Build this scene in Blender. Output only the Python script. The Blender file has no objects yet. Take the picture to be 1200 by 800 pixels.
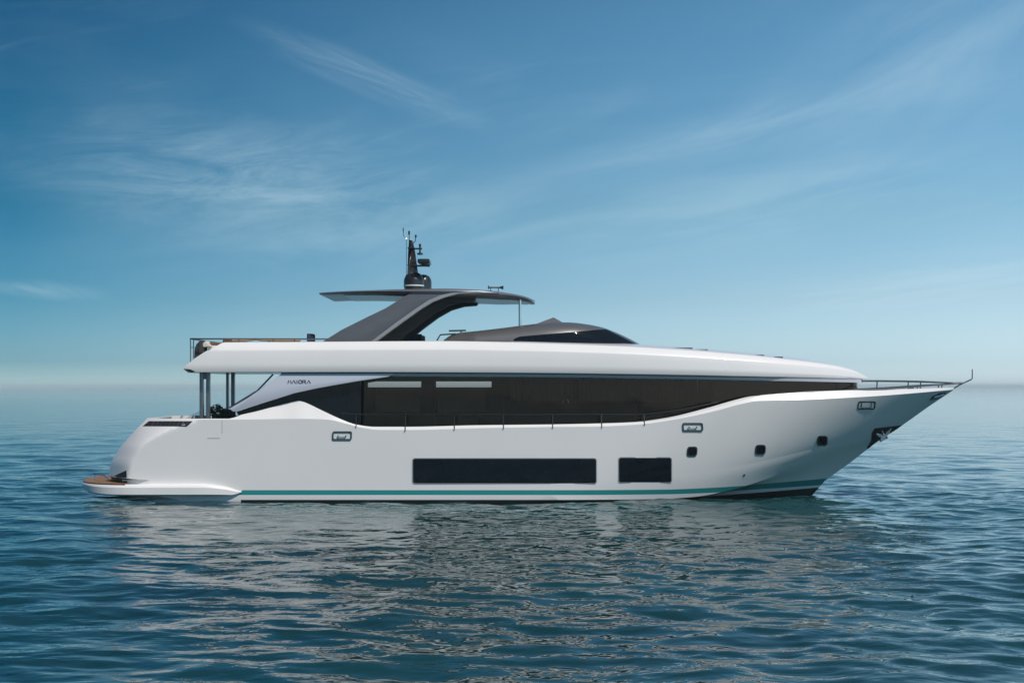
import bpy, bmesh, math, random
import numpy as np
from mathutils import Vector, Matrix
from mathutils.bvhtree import BVHTree
R = math.radians
random.seed(4)
C = bpy.context.scene.collection

# ------------------------------------------------------------------ camera, sky, sun, exposure
EYE = 4.5
D = 60.0
sc = bpy.context.scene
cam = bpy.data.cameras.new('camera'); cam_o = bpy.data.objects.new('camera', cam); C.objects.link(cam_o)
cam_o.location = (0, -D, EYE); cam_o.rotation_euler = (R(90), 0, 0)
cam.lens = 54; cam.sensor_width = 36; cam.shift_y = 53 / 1200
cam.clip_start = 0.5; cam.clip_end = 60000
sc.camera = cam_o
sc.view_settings.view_transform = 'Standard'; sc.view_settings.look = 'None'
sc.view_settings.gamma = 1; sc.view_settings.use_curve_mapping = False
sc.view_settings.exposure = 0.0
sc.cycles.max_bounces = 10; sc.cycles.transparent_max_bounces = 12; sc.cycles.volume_bounces = 1
sc.cycles.use_denoising = True; sc.cycles.caustics_reflective = False; sc.cycles.caustics_refractive = False
sc.cycles.sample_clamp_indirect = 6

SUN_DIR = Vector((0.38, -0.47, 0.79)).normalized()
sun_el = math.asin(SUN_DIR.z); sun_az = math.atan2(SUN_DIR.x, SUN_DIR.y)
sd = bpy.data.lights.new('sun', 'SUN'); so = bpy.data.objects.new('sun', sd); C.objects.link(so)
sd.energy = 3.7; sd.angle = R(0.9); sd.color = (1.0, 0.94, 0.86)
so.rotation_euler = (-SUN_DIR).to_track_quat('-Z', 'Y').to_euler()
so.location = (40, -40, 60)

wd = bpy.data.worlds.new('World'); sc.world = wd; wd.use_nodes = True
wn = wd.node_tree; wn.nodes.clear()
def wnode(t, **k):
    n = wn.nodes.new(t)
    for a, b in k.items(): setattr(n, a, b)
    return n
def wl(a, b): wn.links.new(a, b)
def wmath(op, a, b=None, c=None, clamp=False):
    n = wnode('ShaderNodeMath', operation=op, use_clamp=clamp)
    for i, v in enumerate((a, b, c)):
        if v is None: continue
        if isinstance(v, (int, float)): n.inputs[i].default_value = v
        else: wl(v, n.inputs[i])
    return n.outputs[0]
sky = wnode('ShaderNodeTexSky', sky_type='NISHITA', sun_disc=False)
sky.sun_elevation = sun_el; sky.sun_rotation = sun_az
sky.air_density = 1.0; sky.dust_density = 0.6; sky.ozone_density = 1.6
tc = wnode('ShaderNodeTexCoord'); sep = wnode('ShaderNodeSeparateXYZ'); wl(tc.outputs['Generated'], sep.inputs[0])
# deep blue overhead, paler to the horizon: the clear maritime air of the place
el = sep.outputs[2]
def tint_ramp(stops):
    r = wnode('ShaderNodeValToRGB'); r.color_ramp.interpolation = 'LINEAR'; wl(el, r.inputs[0]); cr = r.color_ramp
    cr.elements[0].position = 0; cr.elements[0].color = (*stops[0][1], 1)
    cr.elements[1].position = stops[-1][0]; cr.elements[1].color = (*stops[-1][1], 1)
    for p, c in stops[1:-1]:
        e = cr.elements.new(p); e.color = (*c, 1)
    return r.outputs[0]
away = tint_ramp([(0.0, (.88, 1.26, 1.70)), (.006, (.58, .95, 1.30)), (.0156, (.32, .64, 1.00)), (.0571, (.15, .44, .69)), (.112, (.075, .34, .50)), (.166, (.06, .32, .46)), (.224, (.035, .27, .41)), (.35, (.04, .24, .34)), (.7, (.38, .56, .62))])
near = tint_ramp([(0.0, (1.40, 1.75, 2.45)), (.0156, (1.05, 1.38, 1.95)), (.0571, (.88, 1.10, 1.39)), (.112, (.70, 1.0, 1.14)), (.224, (.62, 1.02, 1.12)), (.35, (.50, .86, .95)), (.7, (.50, .68, .74))])
# the side of the sky towards the sun is brighter and milkier than the side away from it
hyp = wmath('SQRT', wmath('ADD', wmath('MULTIPLY', sep.outputs[0], sep.outputs[0]), wmath('MULTIPLY', sep.outputs[1], sep.outputs[1])))
sinaz = wmath('DIVIDE', sep.outputs[0], wmath('MAXIMUM', hyp, 0.001))
side = wmath('MULTIPLY_ADD', sinaz, 1.62, 0.5, clamp=True)
tint = wnode('ShaderNodeMix', data_type='RGBA'); wl(side, tint.inputs[0]); wl(away, tint.inputs[6]); wl(near, tint.inputs[7])
sc2 = wnode('ShaderNodeVectorMath', operation='MULTIPLY'); wl(sky.outputs[0], sc2.inputs[0]); wl(tint.outputs[2], sc2.inputs[1])
az = wmath('ARCTAN2', sep.outputs[0], sep.outputs[1])
# cirrus: thin streaks laid out over the dome by azimuth and height
comb = wnode('ShaderNodeCombineXYZ'); wl(az, comb.inputs[0]); wl(el, comb.inputs[1])
def streak(rot, sx, sy, scale, detail, rough, dist, lo, hi, off):
    vr = wnode('ShaderNodeVectorRotate', rotation_type='Z_AXIS'); vr.inputs['Angle'].default_value = R(rot); wl(comb.outputs[0], vr.inputs['Vector'])
    mp = wnode('ShaderNodeMapping'); mp.inputs['Scale'].default_value = (sx, sy, 1)
    mp.inputs['Location'].default_value = (off, off * .37, 0)
    wl(vr.outputs[0], mp.inputs[0])
    n = wnode('ShaderNodeTexNoise'); n.inputs['Scale'].default_value = scale; n.inputs['Detail'].default_value = detail
    n.inputs['Roughness'].default_value = rough; n.inputs['Distortion'].default_value = dist
    wl(mp.outputs[0], n.inputs['Vector'])
    mr = wnode('ShaderNodeMapRange', interpolation_type='SMOOTHSTEP'); mr.inputs[1].default_value = lo; mr.inputs[2].default_value = hi
    wl(n.outputs[0], mr.inputs[0]); return mr.outputs[0]
veil = streak(-8, 2.2, 5.5, 2.2, 5, 0.55, 0.5, 0.42, 0.80, 3.1)
s1 = streak(-14, 2.0, 16, 3.2, 9, 0.62, 1.1, 0.50, 0.78, 7.7)
s2 = streak(-5, 1.2, 18, 2.2, 7, 0.58, 0.7, 0.53, 0.78, 1.3)
# two hand-placed wisps of the photograph's sky: one high left of centre, one low veil on the left
def blob(a0, e0, rot, la, le):
    mp = wnode('ShaderNodeVectorMath', operation='SUBTRACT'); wl(comb.outputs[0], mp.inputs[0]); mp.inputs[1].default_value = (a0, e0, 0)
    vr = wnode('ShaderNodeVectorRotate', rotation_type='Z_AXIS'); vr.inputs['Angle'].default_value = R(rot); wl(mp.outputs[0], vr.inputs['Vector'])
    v2 = wnode('ShaderNodeVectorMath', operation='MULTIPLY'); wl(vr.outputs[0], v2.inputs[0]); v2.inputs[1].default_value = (1 / la, 1 / le, 0)
    ln = wnode('ShaderNodeVectorMath', operation='LENGTH'); wl(v2.outputs[0], ln.inputs[0])
    mr = wnode('ShaderNodeMapRange', interpolation_type='SMOOTHSTEP'); mr.inputs[1].default_value = 1; mr.inputs[2].default_value = 0
    wl(ln.outputs['Value'], mr.inputs[0]); return mr.outputs[0]
fine = streak(19, 2.6, 20, 4.2, 12, 0.66, 0.9, 0.22, 0.74, 11.3)
b1 = wmath('MULTIPLY', blob(-0.092, 0.196, 20, 0.105, 0.015), fine)
fine2 = streak(-4, 2.5, 11, 3.4, 12, 0.68, 1.2, 0.26, 0.78, 5.9)
b2 = wmath('MULTIPLY', blob(-0.17, 0.13, 5, 0.20, 0.055), fine2)
b3 = wmath('MULTIPLY', blob(0.13, 0.16, -13, 0.19, 0.022), streak(-13, 2.0, 14, 3.0, 8, 0.6, 0.8, 0.25, 0.72, 2.2))
b4 = wmath('MULTIPLY', blob(0.27, 0.20, -30, 0.22, 0.07), streak(-28, 2.0, 9, 2.6, 8, 0.6, 0.8, 0.2, 0.8, 4.2))
b5 = wmath('MULTIPLY', blob(-0.295, 0.060, 4, 0.05, 0.008), fine)
cl = wmath('ADD', wmath('MULTIPLY', veil, 0.05), wmath('MULTIPLY', s1, wmath('MULTIPLY', veil, 0.12)))
cl = wmath('ADD', cl, wmath('MULTIPLY', s2, 0.04))
cl = wmath('ADD', cl, wmath('MULTIPLY', b1, 0.32)); cl = wmath('ADD', cl, wmath('MULTIPLY', b2, 0.42))
cl = wmath('ADD', cl, wmath('MULTIPLY', b3, 0.24)); cl = wmath('ADD', cl, wmath('MULTIPLY', b4, 0.30)); cl = wmath('ADD', cl, wmath('MULTIPLY', b5, 0.32))
b6 = wmath('MULTIPLY', blob(0.26, 0.060, -4, 0.19, 0.030), streak(-6, 1.6, 20, 3.4, 8, 0.6, 0.6, 0.38, 0.72, 8.8))
cl = wmath('ADD', cl, wmath('MULTIPLY', b6, 0.50))
b7 = wmath('MULTIPLY', blob(-0.06, 0.10, -2, 0.30, 0.06), streak(-10, 2.0, 9, 3.0, 9, 0.6, 1.0, 0.35, 0.78, 14.4))
cl = wmath('ADD', cl, wmath('MULTIPLY', b7, 0.22))
b8 = wmath('MULTIPLY', blob(0.16, 0.115, -9, 0.20, 0.045), streak(-10, 1.7, 15, 3.0, 10, 0.64, 0.8, 0.34, 0.76, 21.7))
cl = wmath('ADD', cl, wmath('MULTIPLY', b8, 0.26))
cl = wmath('MINIMUM', cl, 0.7)
mixc = wnode('ShaderNodeMix', data_type='RGBA'); wl(cl, mixc.inputs[0]); wl(sc2.outputs[0], mixc.inputs[6]); mixc.inputs[7].default_value = (5.4, 7.3, 8.3, 1)
bg = wnode('ShaderNodeBackground'); bg.inputs[1].default_value = 0.10; wl(mixc.outputs[2], bg.inputs[0])
ow = wnode('ShaderNodeOutputWorld'); wl(bg.outputs[0], ow.inputs[0])

# ------------------------------------------------------------------ materials
def mat(name, col, rough=0.5, metal=0.0, coat=0.0, noise=0.0, nscale=3.0, spec=0.5, bump=0.0, bscale=8.0, rvar=0.0):
    m = bpy.data.materials.new(name); m.use_nodes = True; nt = m.node_tree
    b = nt.nodes['Principled BSDF']; b.inputs['Base Color'].default_value = (*col, 1)
    b.inputs['Roughness'].default_value = rough; b.inputs['Metallic'].default_value = metal
    b.inputs['Coat Weight'].default_value = coat; b.inputs['Coat Roughness'].default_value = 0.04
    b.inputs['Specular IOR Level'].default_value = spec
    if noise or rvar or bump:
        t = nt.nodes.new('ShaderNodeTexCoord')
        n = nt.nodes.new('ShaderNodeTexNoise'); n.inputs['Scale'].default_value = nscale; n.inputs['Detail'].default_value = 6
        nt.links.new(t.outputs['Object'], n.inputs['Vector'])
        if noise:
            mx = nt.nodes.new('ShaderNodeMix'); mx.data_type = 'RGBA'
            mx.inputs[6].default_value = (*[c * (1 - noise) for c in col], 1); mx.inputs[7].default_value = (*[min(1, c * (1 + noise)) for c in col], 1)
            nt.links.new(n.outputs[0], mx.inputs[0]); nt.links.new(mx.outputs[2], b.inputs['Base Color'])
        if rvar:
            mr = nt.nodes.new('ShaderNodeMapRange'); mr.inputs[3].default_value = max(0.02, rough - rvar); mr.inputs[4].default_value = rough + rvar
            nt.links.new(n.outputs[0], mr.inputs[0]); nt.links.new(mr.outputs[0], b.inputs['Roughness'])
        if bump:
            n2 = nt.nodes.new('ShaderNodeTexNoise'); n2.inputs['Scale'].default_value = bscale; n2.inputs['Detail'].default_value = 3
            nt.links.new(t.outputs['Object'], n2.inputs['Vector'])
            bp = nt.nodes.new('ShaderNodeBump'); bp.inputs['Strength'].default_value = 1; bp.inputs['Distance'].default_value = bump
            nt.links.new(n2.outputs[0], bp.inputs['Height']); nt.links.new(bp.outputs[0], b.inputs['Normal'])
    return m
M = {}
M['gel'] = mat('white_gelcoat', (0.77, 0.745, 0.735), 0.32, coat=0.55, noise=0.025, nscale=0.5, rvar=0.06, bump=0.006, bscale=0.45)
M['pearl'] = mat('pearl_grey_paint', (0.56, 0.58, 0.66), 0.3, coat=0.5, noise=0.03, nscale=1.0)
M['teal'] = mat('teal_boot_paint', (0.025, 0.25, 0.25), 0.35, coat=0.3, noise=0.08)
M['black'] = mat('black_antifouling', (0.012, 0.012, 0.013), 0.5, noise=0.2)
M['glossblack'] = mat('black_tinted_glass', (0.004, 0.006, 0.010), 0.04, coat=0.0, noise=0.2, nscale=2, spec=0.25, rvar=0.01)
M['rubber'] = mat('black_rubber', (0.015, 0.015, 0.016), 0.6, noise=0.2)
M['steel'] = mat('polished_steel', (0.62, 0.63, 0.65), 0.16, 1.0, noise=0.08, nscale=12, rvar=0.06)
M['darksteel'] = mat('dark_brushed_steel', (0.16, 0.17, 0.18), 0.32, 0.9, noise=0.2, nscale=14)
M['grey'] = mat('graphite_metallic_paint', (0.155, 0.15, 0.16), 0.34, 0.35, coat=0.4, noise=0.08, nscale=2)
M['lightgrey'] = mat('silver_metallic_paint', (0.42, 0.41, 0.42), 0.3, 0.4, coat=0.4, noise=0.05, nscale=2)
M['taupe'] = mat('taupe_metallic_paint', (0.135, 0.13, 0.13), 0.32, 0.35, coat=0.5, noise=0.05, nscale=2)
M['dark'] = mat('dark_parts_and_shade', (0.015, 0.014, 0.014), 0.55, noise=0.2)  # near-black for dark fittings and for shade painted into recesses and the arch
M['darktop'] = mat('black_satin_radome', (0.018, 0.017, 0.018), 0.3, coat=0.3, noise=0.2, nscale=5)
M['white'] = mat('white_plastic', (0.72, 0.72, 0.70), 0.4, noise=0.05)
M['cushion'] = mat('cream_cushion_fabric', (0.62, 0.58, 0.52), 0.85, noise=0.08, nscale=20, bump=0.004, bscale=40)
M['navy'] = mat('navy_cushion_fabric', (0.02, 0.035, 0.07), 0.85, noise=0.15, nscale=20, bump=0.004, bscale=40)
M['brown'] = mat('brown_woven_fabric', (0.13, 0.06, 0.03), 0.75, noise=0.25, nscale=18, bump=0.005, bscale=60)
M['charcoal'] = mat('charcoal_fabric', (0.035, 0.035, 0.04), 0.85, noise=0.2, nscale=20)
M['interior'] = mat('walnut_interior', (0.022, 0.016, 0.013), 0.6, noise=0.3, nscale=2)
M['leaf'] = mat('dark_leaf', (0.02, 0.05, 0.02), 0.5, noise=0.4, nscale=30)
M['pot'] = mat('black_glazed_pot', (0.02, 0.02, 0.022), 0.3, coat=0.3, noise=0.2)
M['post'] = mat('grey_post_steel', (0.23, 0.225, 0.23), 0.30, 0.8, noise=0.15, nscale=9)
M['amber'] = mat('amber_polished_bronze', (0.55, 0.30, 0.12), 0.2, 1.0, noise=0.2, nscale=8)

def teak():
    m = bpy.data.materials.new('teak_planks'); m.use_nodes = True; nt = m.node_tree; b = nt.nodes['Principled BSDF']
    t = nt.nodes.new('ShaderNodeTexCoord'); s = nt.nodes.new('ShaderNodeSeparateXYZ'); nt.links.new(t.outputs['Object'], s.inputs[0])
    f = nt.nodes.new('ShaderNodeMath'); f.operation = 'MULTIPLY'; f.inputs[1].default_value = 9; nt.links.new(s.outputs[1], f.inputs[0])
    g = nt.nodes.new('ShaderNodeMath'); g.operation = 'FRACT'; nt.links.new(f.outputs[0], g.inputs[0])
    h = nt.nodes.new('ShaderNodeMath'); h.operation = 'GREATER_THAN'; h.inputs[1].default_value = 0.12; nt.links.new(g.outputs[0], h.inputs[0])
    n = nt.nodes.new('ShaderNodeTexNoise'); n.inputs['Scale'].default_value = 4; n.inputs['Detail'].default_value = 8
    mp = nt.nodes.new('ShaderNodeMapping'); mp.inputs['Scale'].default_value = (1, 9, 1); nt.links.new(t.outputs['Object'], mp.inputs[0]); nt.links.new(mp.outputs[0], n.inputs['Vector'])
    r = nt.nodes.new('ShaderNodeValToRGB'); r.color_ramp.elements[0].color = (0.17, 0.075, 0.03, 1); r.color_ramp.elements[1].color = (0.36, 0.19, 0.09, 1)
    nt.links.new(n.outputs[0], r.inputs[0])
    mx = nt.nodes.new('ShaderNodeMix'); mx.data_type = 'RGBA'; mx.inputs[6].default_value = (0.02, 0.015, 0.012, 1)
    nt.links.new(h.outputs[0], mx.inputs[0]); nt.links.new(r.outputs[0], mx.inputs[7]); nt.links.new(mx.outputs[2], b.inputs['Base Color'])
    b.inputs['Roughness'].default_value = 0.6
    return m
M['teak'] = teak()

def tinted(name, tint, refl=1.0, ior=1.36):
    m = bpy.data.materials.new(name); m.use_nodes = True; nt = m.node_tree; nt.nodes.clear()
    o = nt.nodes.new('ShaderNodeOutputMaterial'); tr = nt.nodes.new('ShaderNodeBsdfTransparent'); tr.inputs[0].default_value = (*tint, 1)
    gl = nt.nodes.new('ShaderNodeBsdfGlossy'); gl.inputs['Roughness'].default_value = 0.015; gl.inputs[0].default_value = (refl, refl * 0.80, refl * 0.70, 1)
    # large panes are never quite flat
    t = nt.nodes.new('ShaderNodeTexCoord'); n = nt.nodes.new('ShaderNodeTexNoise'); n.inputs['Scale'].default_value = 0.35
    nt.links.new(t.outputs['Object'], n.inputs['Vector']); bp = nt.nodes.new('ShaderNodeBump'); bp.inputs['Distance'].default_value = 0.01; bp.inputs['Strength'].default_value = 1
    nt.links.new(n.outputs[0], bp.inputs['Height']); nt.links.new(bp.outputs[0], gl.inputs['Normal'])
    fr = nt.nodes.new('ShaderNodeFresnel'); fr.inputs[0].default_value = ior
    mx = nt.nodes.new('ShaderNodeMixShader'); nt.links.new(fr.outputs[0], mx.inputs[0]); nt.links.new(tr.outputs[0], mx.inputs[1]); nt.links.new(gl.outputs[0], mx.inputs[2])
    nt.links.new(mx.outputs[0], o.inputs[0]); return m
M['tint'] = tinted('tinted_saloon_glass', (0.55, 0.51, 0.47), 1.0, 1.42)
M['clear'] = tinted('clear_glass', (0.8, 0.83, 0.84))

def hull_paint():        # white gelcoat, teal boot stripe and black bottom; both bands rise towards the stem
    m = M['gel'].copy(); m.name = 'hull_paint'; nt = m.node_tree; b = nt.nodes['Principled BSDF']
    t = nt.nodes.new('ShaderNodeTexCoord'); sp = nt.nodes.new('ShaderNodeSeparateXYZ'); nt.links.new(t.outputs['Object'], sp.inputs[0])
    def mth(op, a, b_=None, c=None):
        n = nt.nodes.new('ShaderNodeMath'); n.operation = op
        for i, v in enumerate((a, b_, c)):
            if v is None: continue
            if isinstance(v, (int, float)): n.inputs[i].default_value = v
            else: nt.links.new(v, n.inputs[i])
        return n.outputs[0]
    mr = nt.nodes.new('ShaderNodeMapRange'); mr.interpolation_type = 'LINEAR'; mr.inputs[1].default_value = 6.2; mr.inputs[2].default_value = 13; nt.links.new(sp.outputs[0], mr.inputs[0])
    rise = mth('POWER', mr.outputs[0], 1.25)
    X, Z = sp.outputs[0], sp.outputs[2]
    black = mth('LESS_THAN', mth('MULTIPLY_ADD', rise, -.26, Z), mth('MULTIPLY_ADD', mth('GREATER_THAN', X, -10.6), .585, -.5))
    t0 = mth('GREATER_THAN', mth('MULTIPLY_ADD', rise, -.16, Z), .275); t1 = mth('LESS_THAN', mth('MULTIPLY_ADD', rise, -.24, Z), .465)
    band = mth('MULTIPLY', mth('MULTIPLY', t0, t1), mth('GREATER_THAN', mth('MULTIPLY_ADD', Z, -1.0, X), -11.0))
    src = b.inputs['Base Color'].links[0].from_socket
    m1 = nt.nodes.new('ShaderNodeMix'); m1.data_type = 'RGBA'; nt.links.new(band, m1.inputs[0]); nt.links.new(src, m1.inputs[6]); m1.inputs[7].default_value = (0.02, 0.24, 0.24, 1)
    m2 = nt.nodes.new('ShaderNodeMix'); m2.data_type = 'RGBA'; nt.links.new(black, m2.inputs[0]); nt.links.new(m1.outputs[2], m2.inputs[6]); m2.inputs[7].default_value = (0.01, 0.01, 0.011, 1)
    nt.links.new(m2.outputs[2], b.inputs['Base Color']); return m
M['hull'] = hull_paint()

# ------------------------------------------------------------------ helpers
YC = 3.7                      # the yacht's centre line
ROOT = Vector((0, YC, 0))
def P(px, py, Y=0.0):         # a point at distance Y from where the photograph shows it
    k = (D + Y) / D
    return Vector(((px - 600) / 30 * k, Y, EYE - (py - 453) / 30 * k))
def smooth_sharp(me, ang=28):
    bm = bmesh.new(); bm.from_mesh(me)
    bmesh.ops.remove_doubles(bm, verts=bm.verts, dist=1e-5)
    bmesh.ops.recalc_face_normals(bm, faces=bm.faces)
    for f in bm.faces: f.smooth = True
    for e in bm.edges:
        e.smooth = not (len(e.link_faces) == 2 and e.calc_face_angle(0) > R(ang))
    bm.to_mesh(me); bm.free()
def link(name, verts, faces, m, parent=None, base=ROOT, ang=28, recalc=True):
    me = bpy.data.meshes.new(name)
    me.from_pydata([tuple(Vector(v) - base) for v in verts], [], faces)
    me.validate(); me.materials.append(m)
    if recalc: smooth_sharp(me, ang)
    o = bpy.data.objects.new(name, me); C.objects.link(o)
    if parent is not None: o.parent = parent
    else: o.location = base
    return o
def thing(name, label, cat, loc, group=None):
    o = bpy.data.objects.new(name, None); C.objects.link(o); o.location = loc; o.empty_display_size = 0.3
    o['label'] = label; o['category'] = cat
    if group: o['group'] = group
    return o
class MB:
    def __init__(s): s.v = []; s.f = []
    def add(s, v, f):
        n = len(s.v); s.v += [Vector(a) for a in v]; s.f += [tuple(i + n for i in q) for q in f]
    def box(s, a, b, bev=0.0):
        a = Vector(a); b = Vector(b)
        lo = Vector([min(a[i], b[i]) for i in range(3)]); hi = Vector([max(a[i], b[i]) for i in range(3)])
        bm = bmesh.new(); bmesh.ops.create_cube(bm, size=1)
        for v in bm.verts: v.co = Vector([(lo[i] + hi[i]) / 2 + v.co[i] * (hi[i] - lo[i]) for i in range(3)])
        if bev: bmesh.ops.bevel(bm, geom=bm.edges[:], offset=bev, segments=3, profile=0.6, affect='EDGES')
        bm.verts.index_update(); s.add([v.co.copy() for v in bm.verts], [[v.index for v in f.verts] for f in bm.faces]); bm.free()
    def tube(s, pts, r, n=8, r1=None):
        pts = [Vector(p) for p in pts]; rings = []; up = None
        for i, p in enumerate(pts):
            d = (pts[min(i + 1, len(pts) - 1)] - pts[max(i - 1, 0)]).normalized()
            if up is None: up = Vector((0, 0, 1)) if abs(d.z) < .9 else Vector((1, 0, 0))
            a = d.cross(up).normalized(); b = d.cross(a).normalized()
            rr = r if r1 is None else r + (r1 - r) * i / (len(pts) - 1)
            rings.append([p + a * math.cos(t) * rr + b * math.sin(t) * rr for t in [2 * math.pi * k / n for k in range(n)]])
        v = [q for g in rings for q in g]; f = []
        for i in range(len(rings) - 1):
            for k in range(n): f.append((i * n + k, i * n + (k + 1) % n, (i + 1) * n + (k + 1) % n, (i + 1) * n + k))
        f.append(tuple(range(n))); f.append(tuple((len(rings) - 1) * n + k for k in reversed(range(n))))
        s.add(v, f)
    def lathe(s, c, prof, n=24, sx=1, sy=1):
        v = []; f = []
        for r, z in prof:
            for k in range(n):
                t = 2 * math.pi * k / n; v.append((c[0] + math.cos(t) * r * sx, c[1] + math.sin(t) * r * sy, c[2] + z))
        for i in range(len(prof) - 1):
            for k in range(n): f.append((i * n + k, i * n + (k + 1) % n, (i + 1) * n + (k + 1) % n, (i + 1) * n + k))
        f.append(tuple(reversed(range(n)))); f.append(tuple((len(prof) - 1) * n + k for k in range(n)))
        s.add(v, f)
    def prism(s, poly, y0, y1, bev=0.0):      # poly in (x, z), extruded along y
        bm = bmesh.new(); vs = [bm.verts.new((p[0], y0, p[1])) for p in poly]; fc = bm.faces.new(vs)
        r = bmesh.ops.extrude_face_region(bm, geom=[fc])
        for e in r['geom']:
            if isinstance(e, bmesh.types.BMVert): e.co.y = y1
        if bev:
            bmesh.ops.recalc_face_normals(bm, faces=bm.faces)
            es = [e for e in bm.edges if len(e.link_faces) == 2 and e.calc_face_angle(0) > R(40)]
            bmesh.ops.bevel(bm, geom=es, offset=bev, segments=2, profile=0.6, affect='EDGES')
        bm.verts.index_update(); s.add([v.co.copy() for v in bm.verts], [[v.index for v in f.verts] for f in bm.faces]); bm.free()
    def build(s, name, m, parent=None, base=ROOT, ang=35): return link(name, s.v, s.f, m, parent, base, ang)
def mirror_pts(v): return [Vector((p[0], 2 * YC - p[1], p[2])) for p in v]

def pchip(pts):
    xs = np.array([p[0] for p in pts], float); ys = np.array([p[1] for p in pts], float)
    h = np.diff(xs); d = np.diff(ys) / h; m = np.zeros(len(xs)); m[0] = d[0]; m[-1] = d[-1]
    for i in range(1, len(xs) - 1):
        if d[i - 1] * d[i] > 0:
            w1 = 2 * h[i] + h[i - 1]; w2 = h[i] + 2 * h[i - 1]; m[i] = (w1 + w2) / (w1 / d[i - 1] + w2 / d[i])
    def f(x):
        x = min(max(x, xs[0]), xs[-1]); i = min(max(int(np.searchsorted(xs, x)) - 1, 0), len(h) - 1)
        t = (x - xs[i]) / h[i]
        return float((2 * t**3 - 3 * t**2 + 1) * ys[i] + (t**3 - 2 * t**2 + t) * h[i] * m[i] + (-2 * t**3 + 3 * t**2) * ys[i + 1] + (t**3 - t**2) * h[i] * m[i + 1])
    return f
def linear(pts):
    xs = [p[0] for p in pts]; ys = [p[1] for p in pts]
    return lambda x: float(np.interp(x, xs, ys))
def curve_from_px(pts, bfun, kind=pchip):     # photo curve on a surface of half-breadth bfun(x) -> z(x)
    out = []
    for px, py in pts:
        Y = 0.0
        for _ in range(12):
            x = P(px, py, Y).x; Y = YC - bfun(x)
        q = P(px, py, Y); out.append((q.x, q.z))
    return kind(out)

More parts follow.
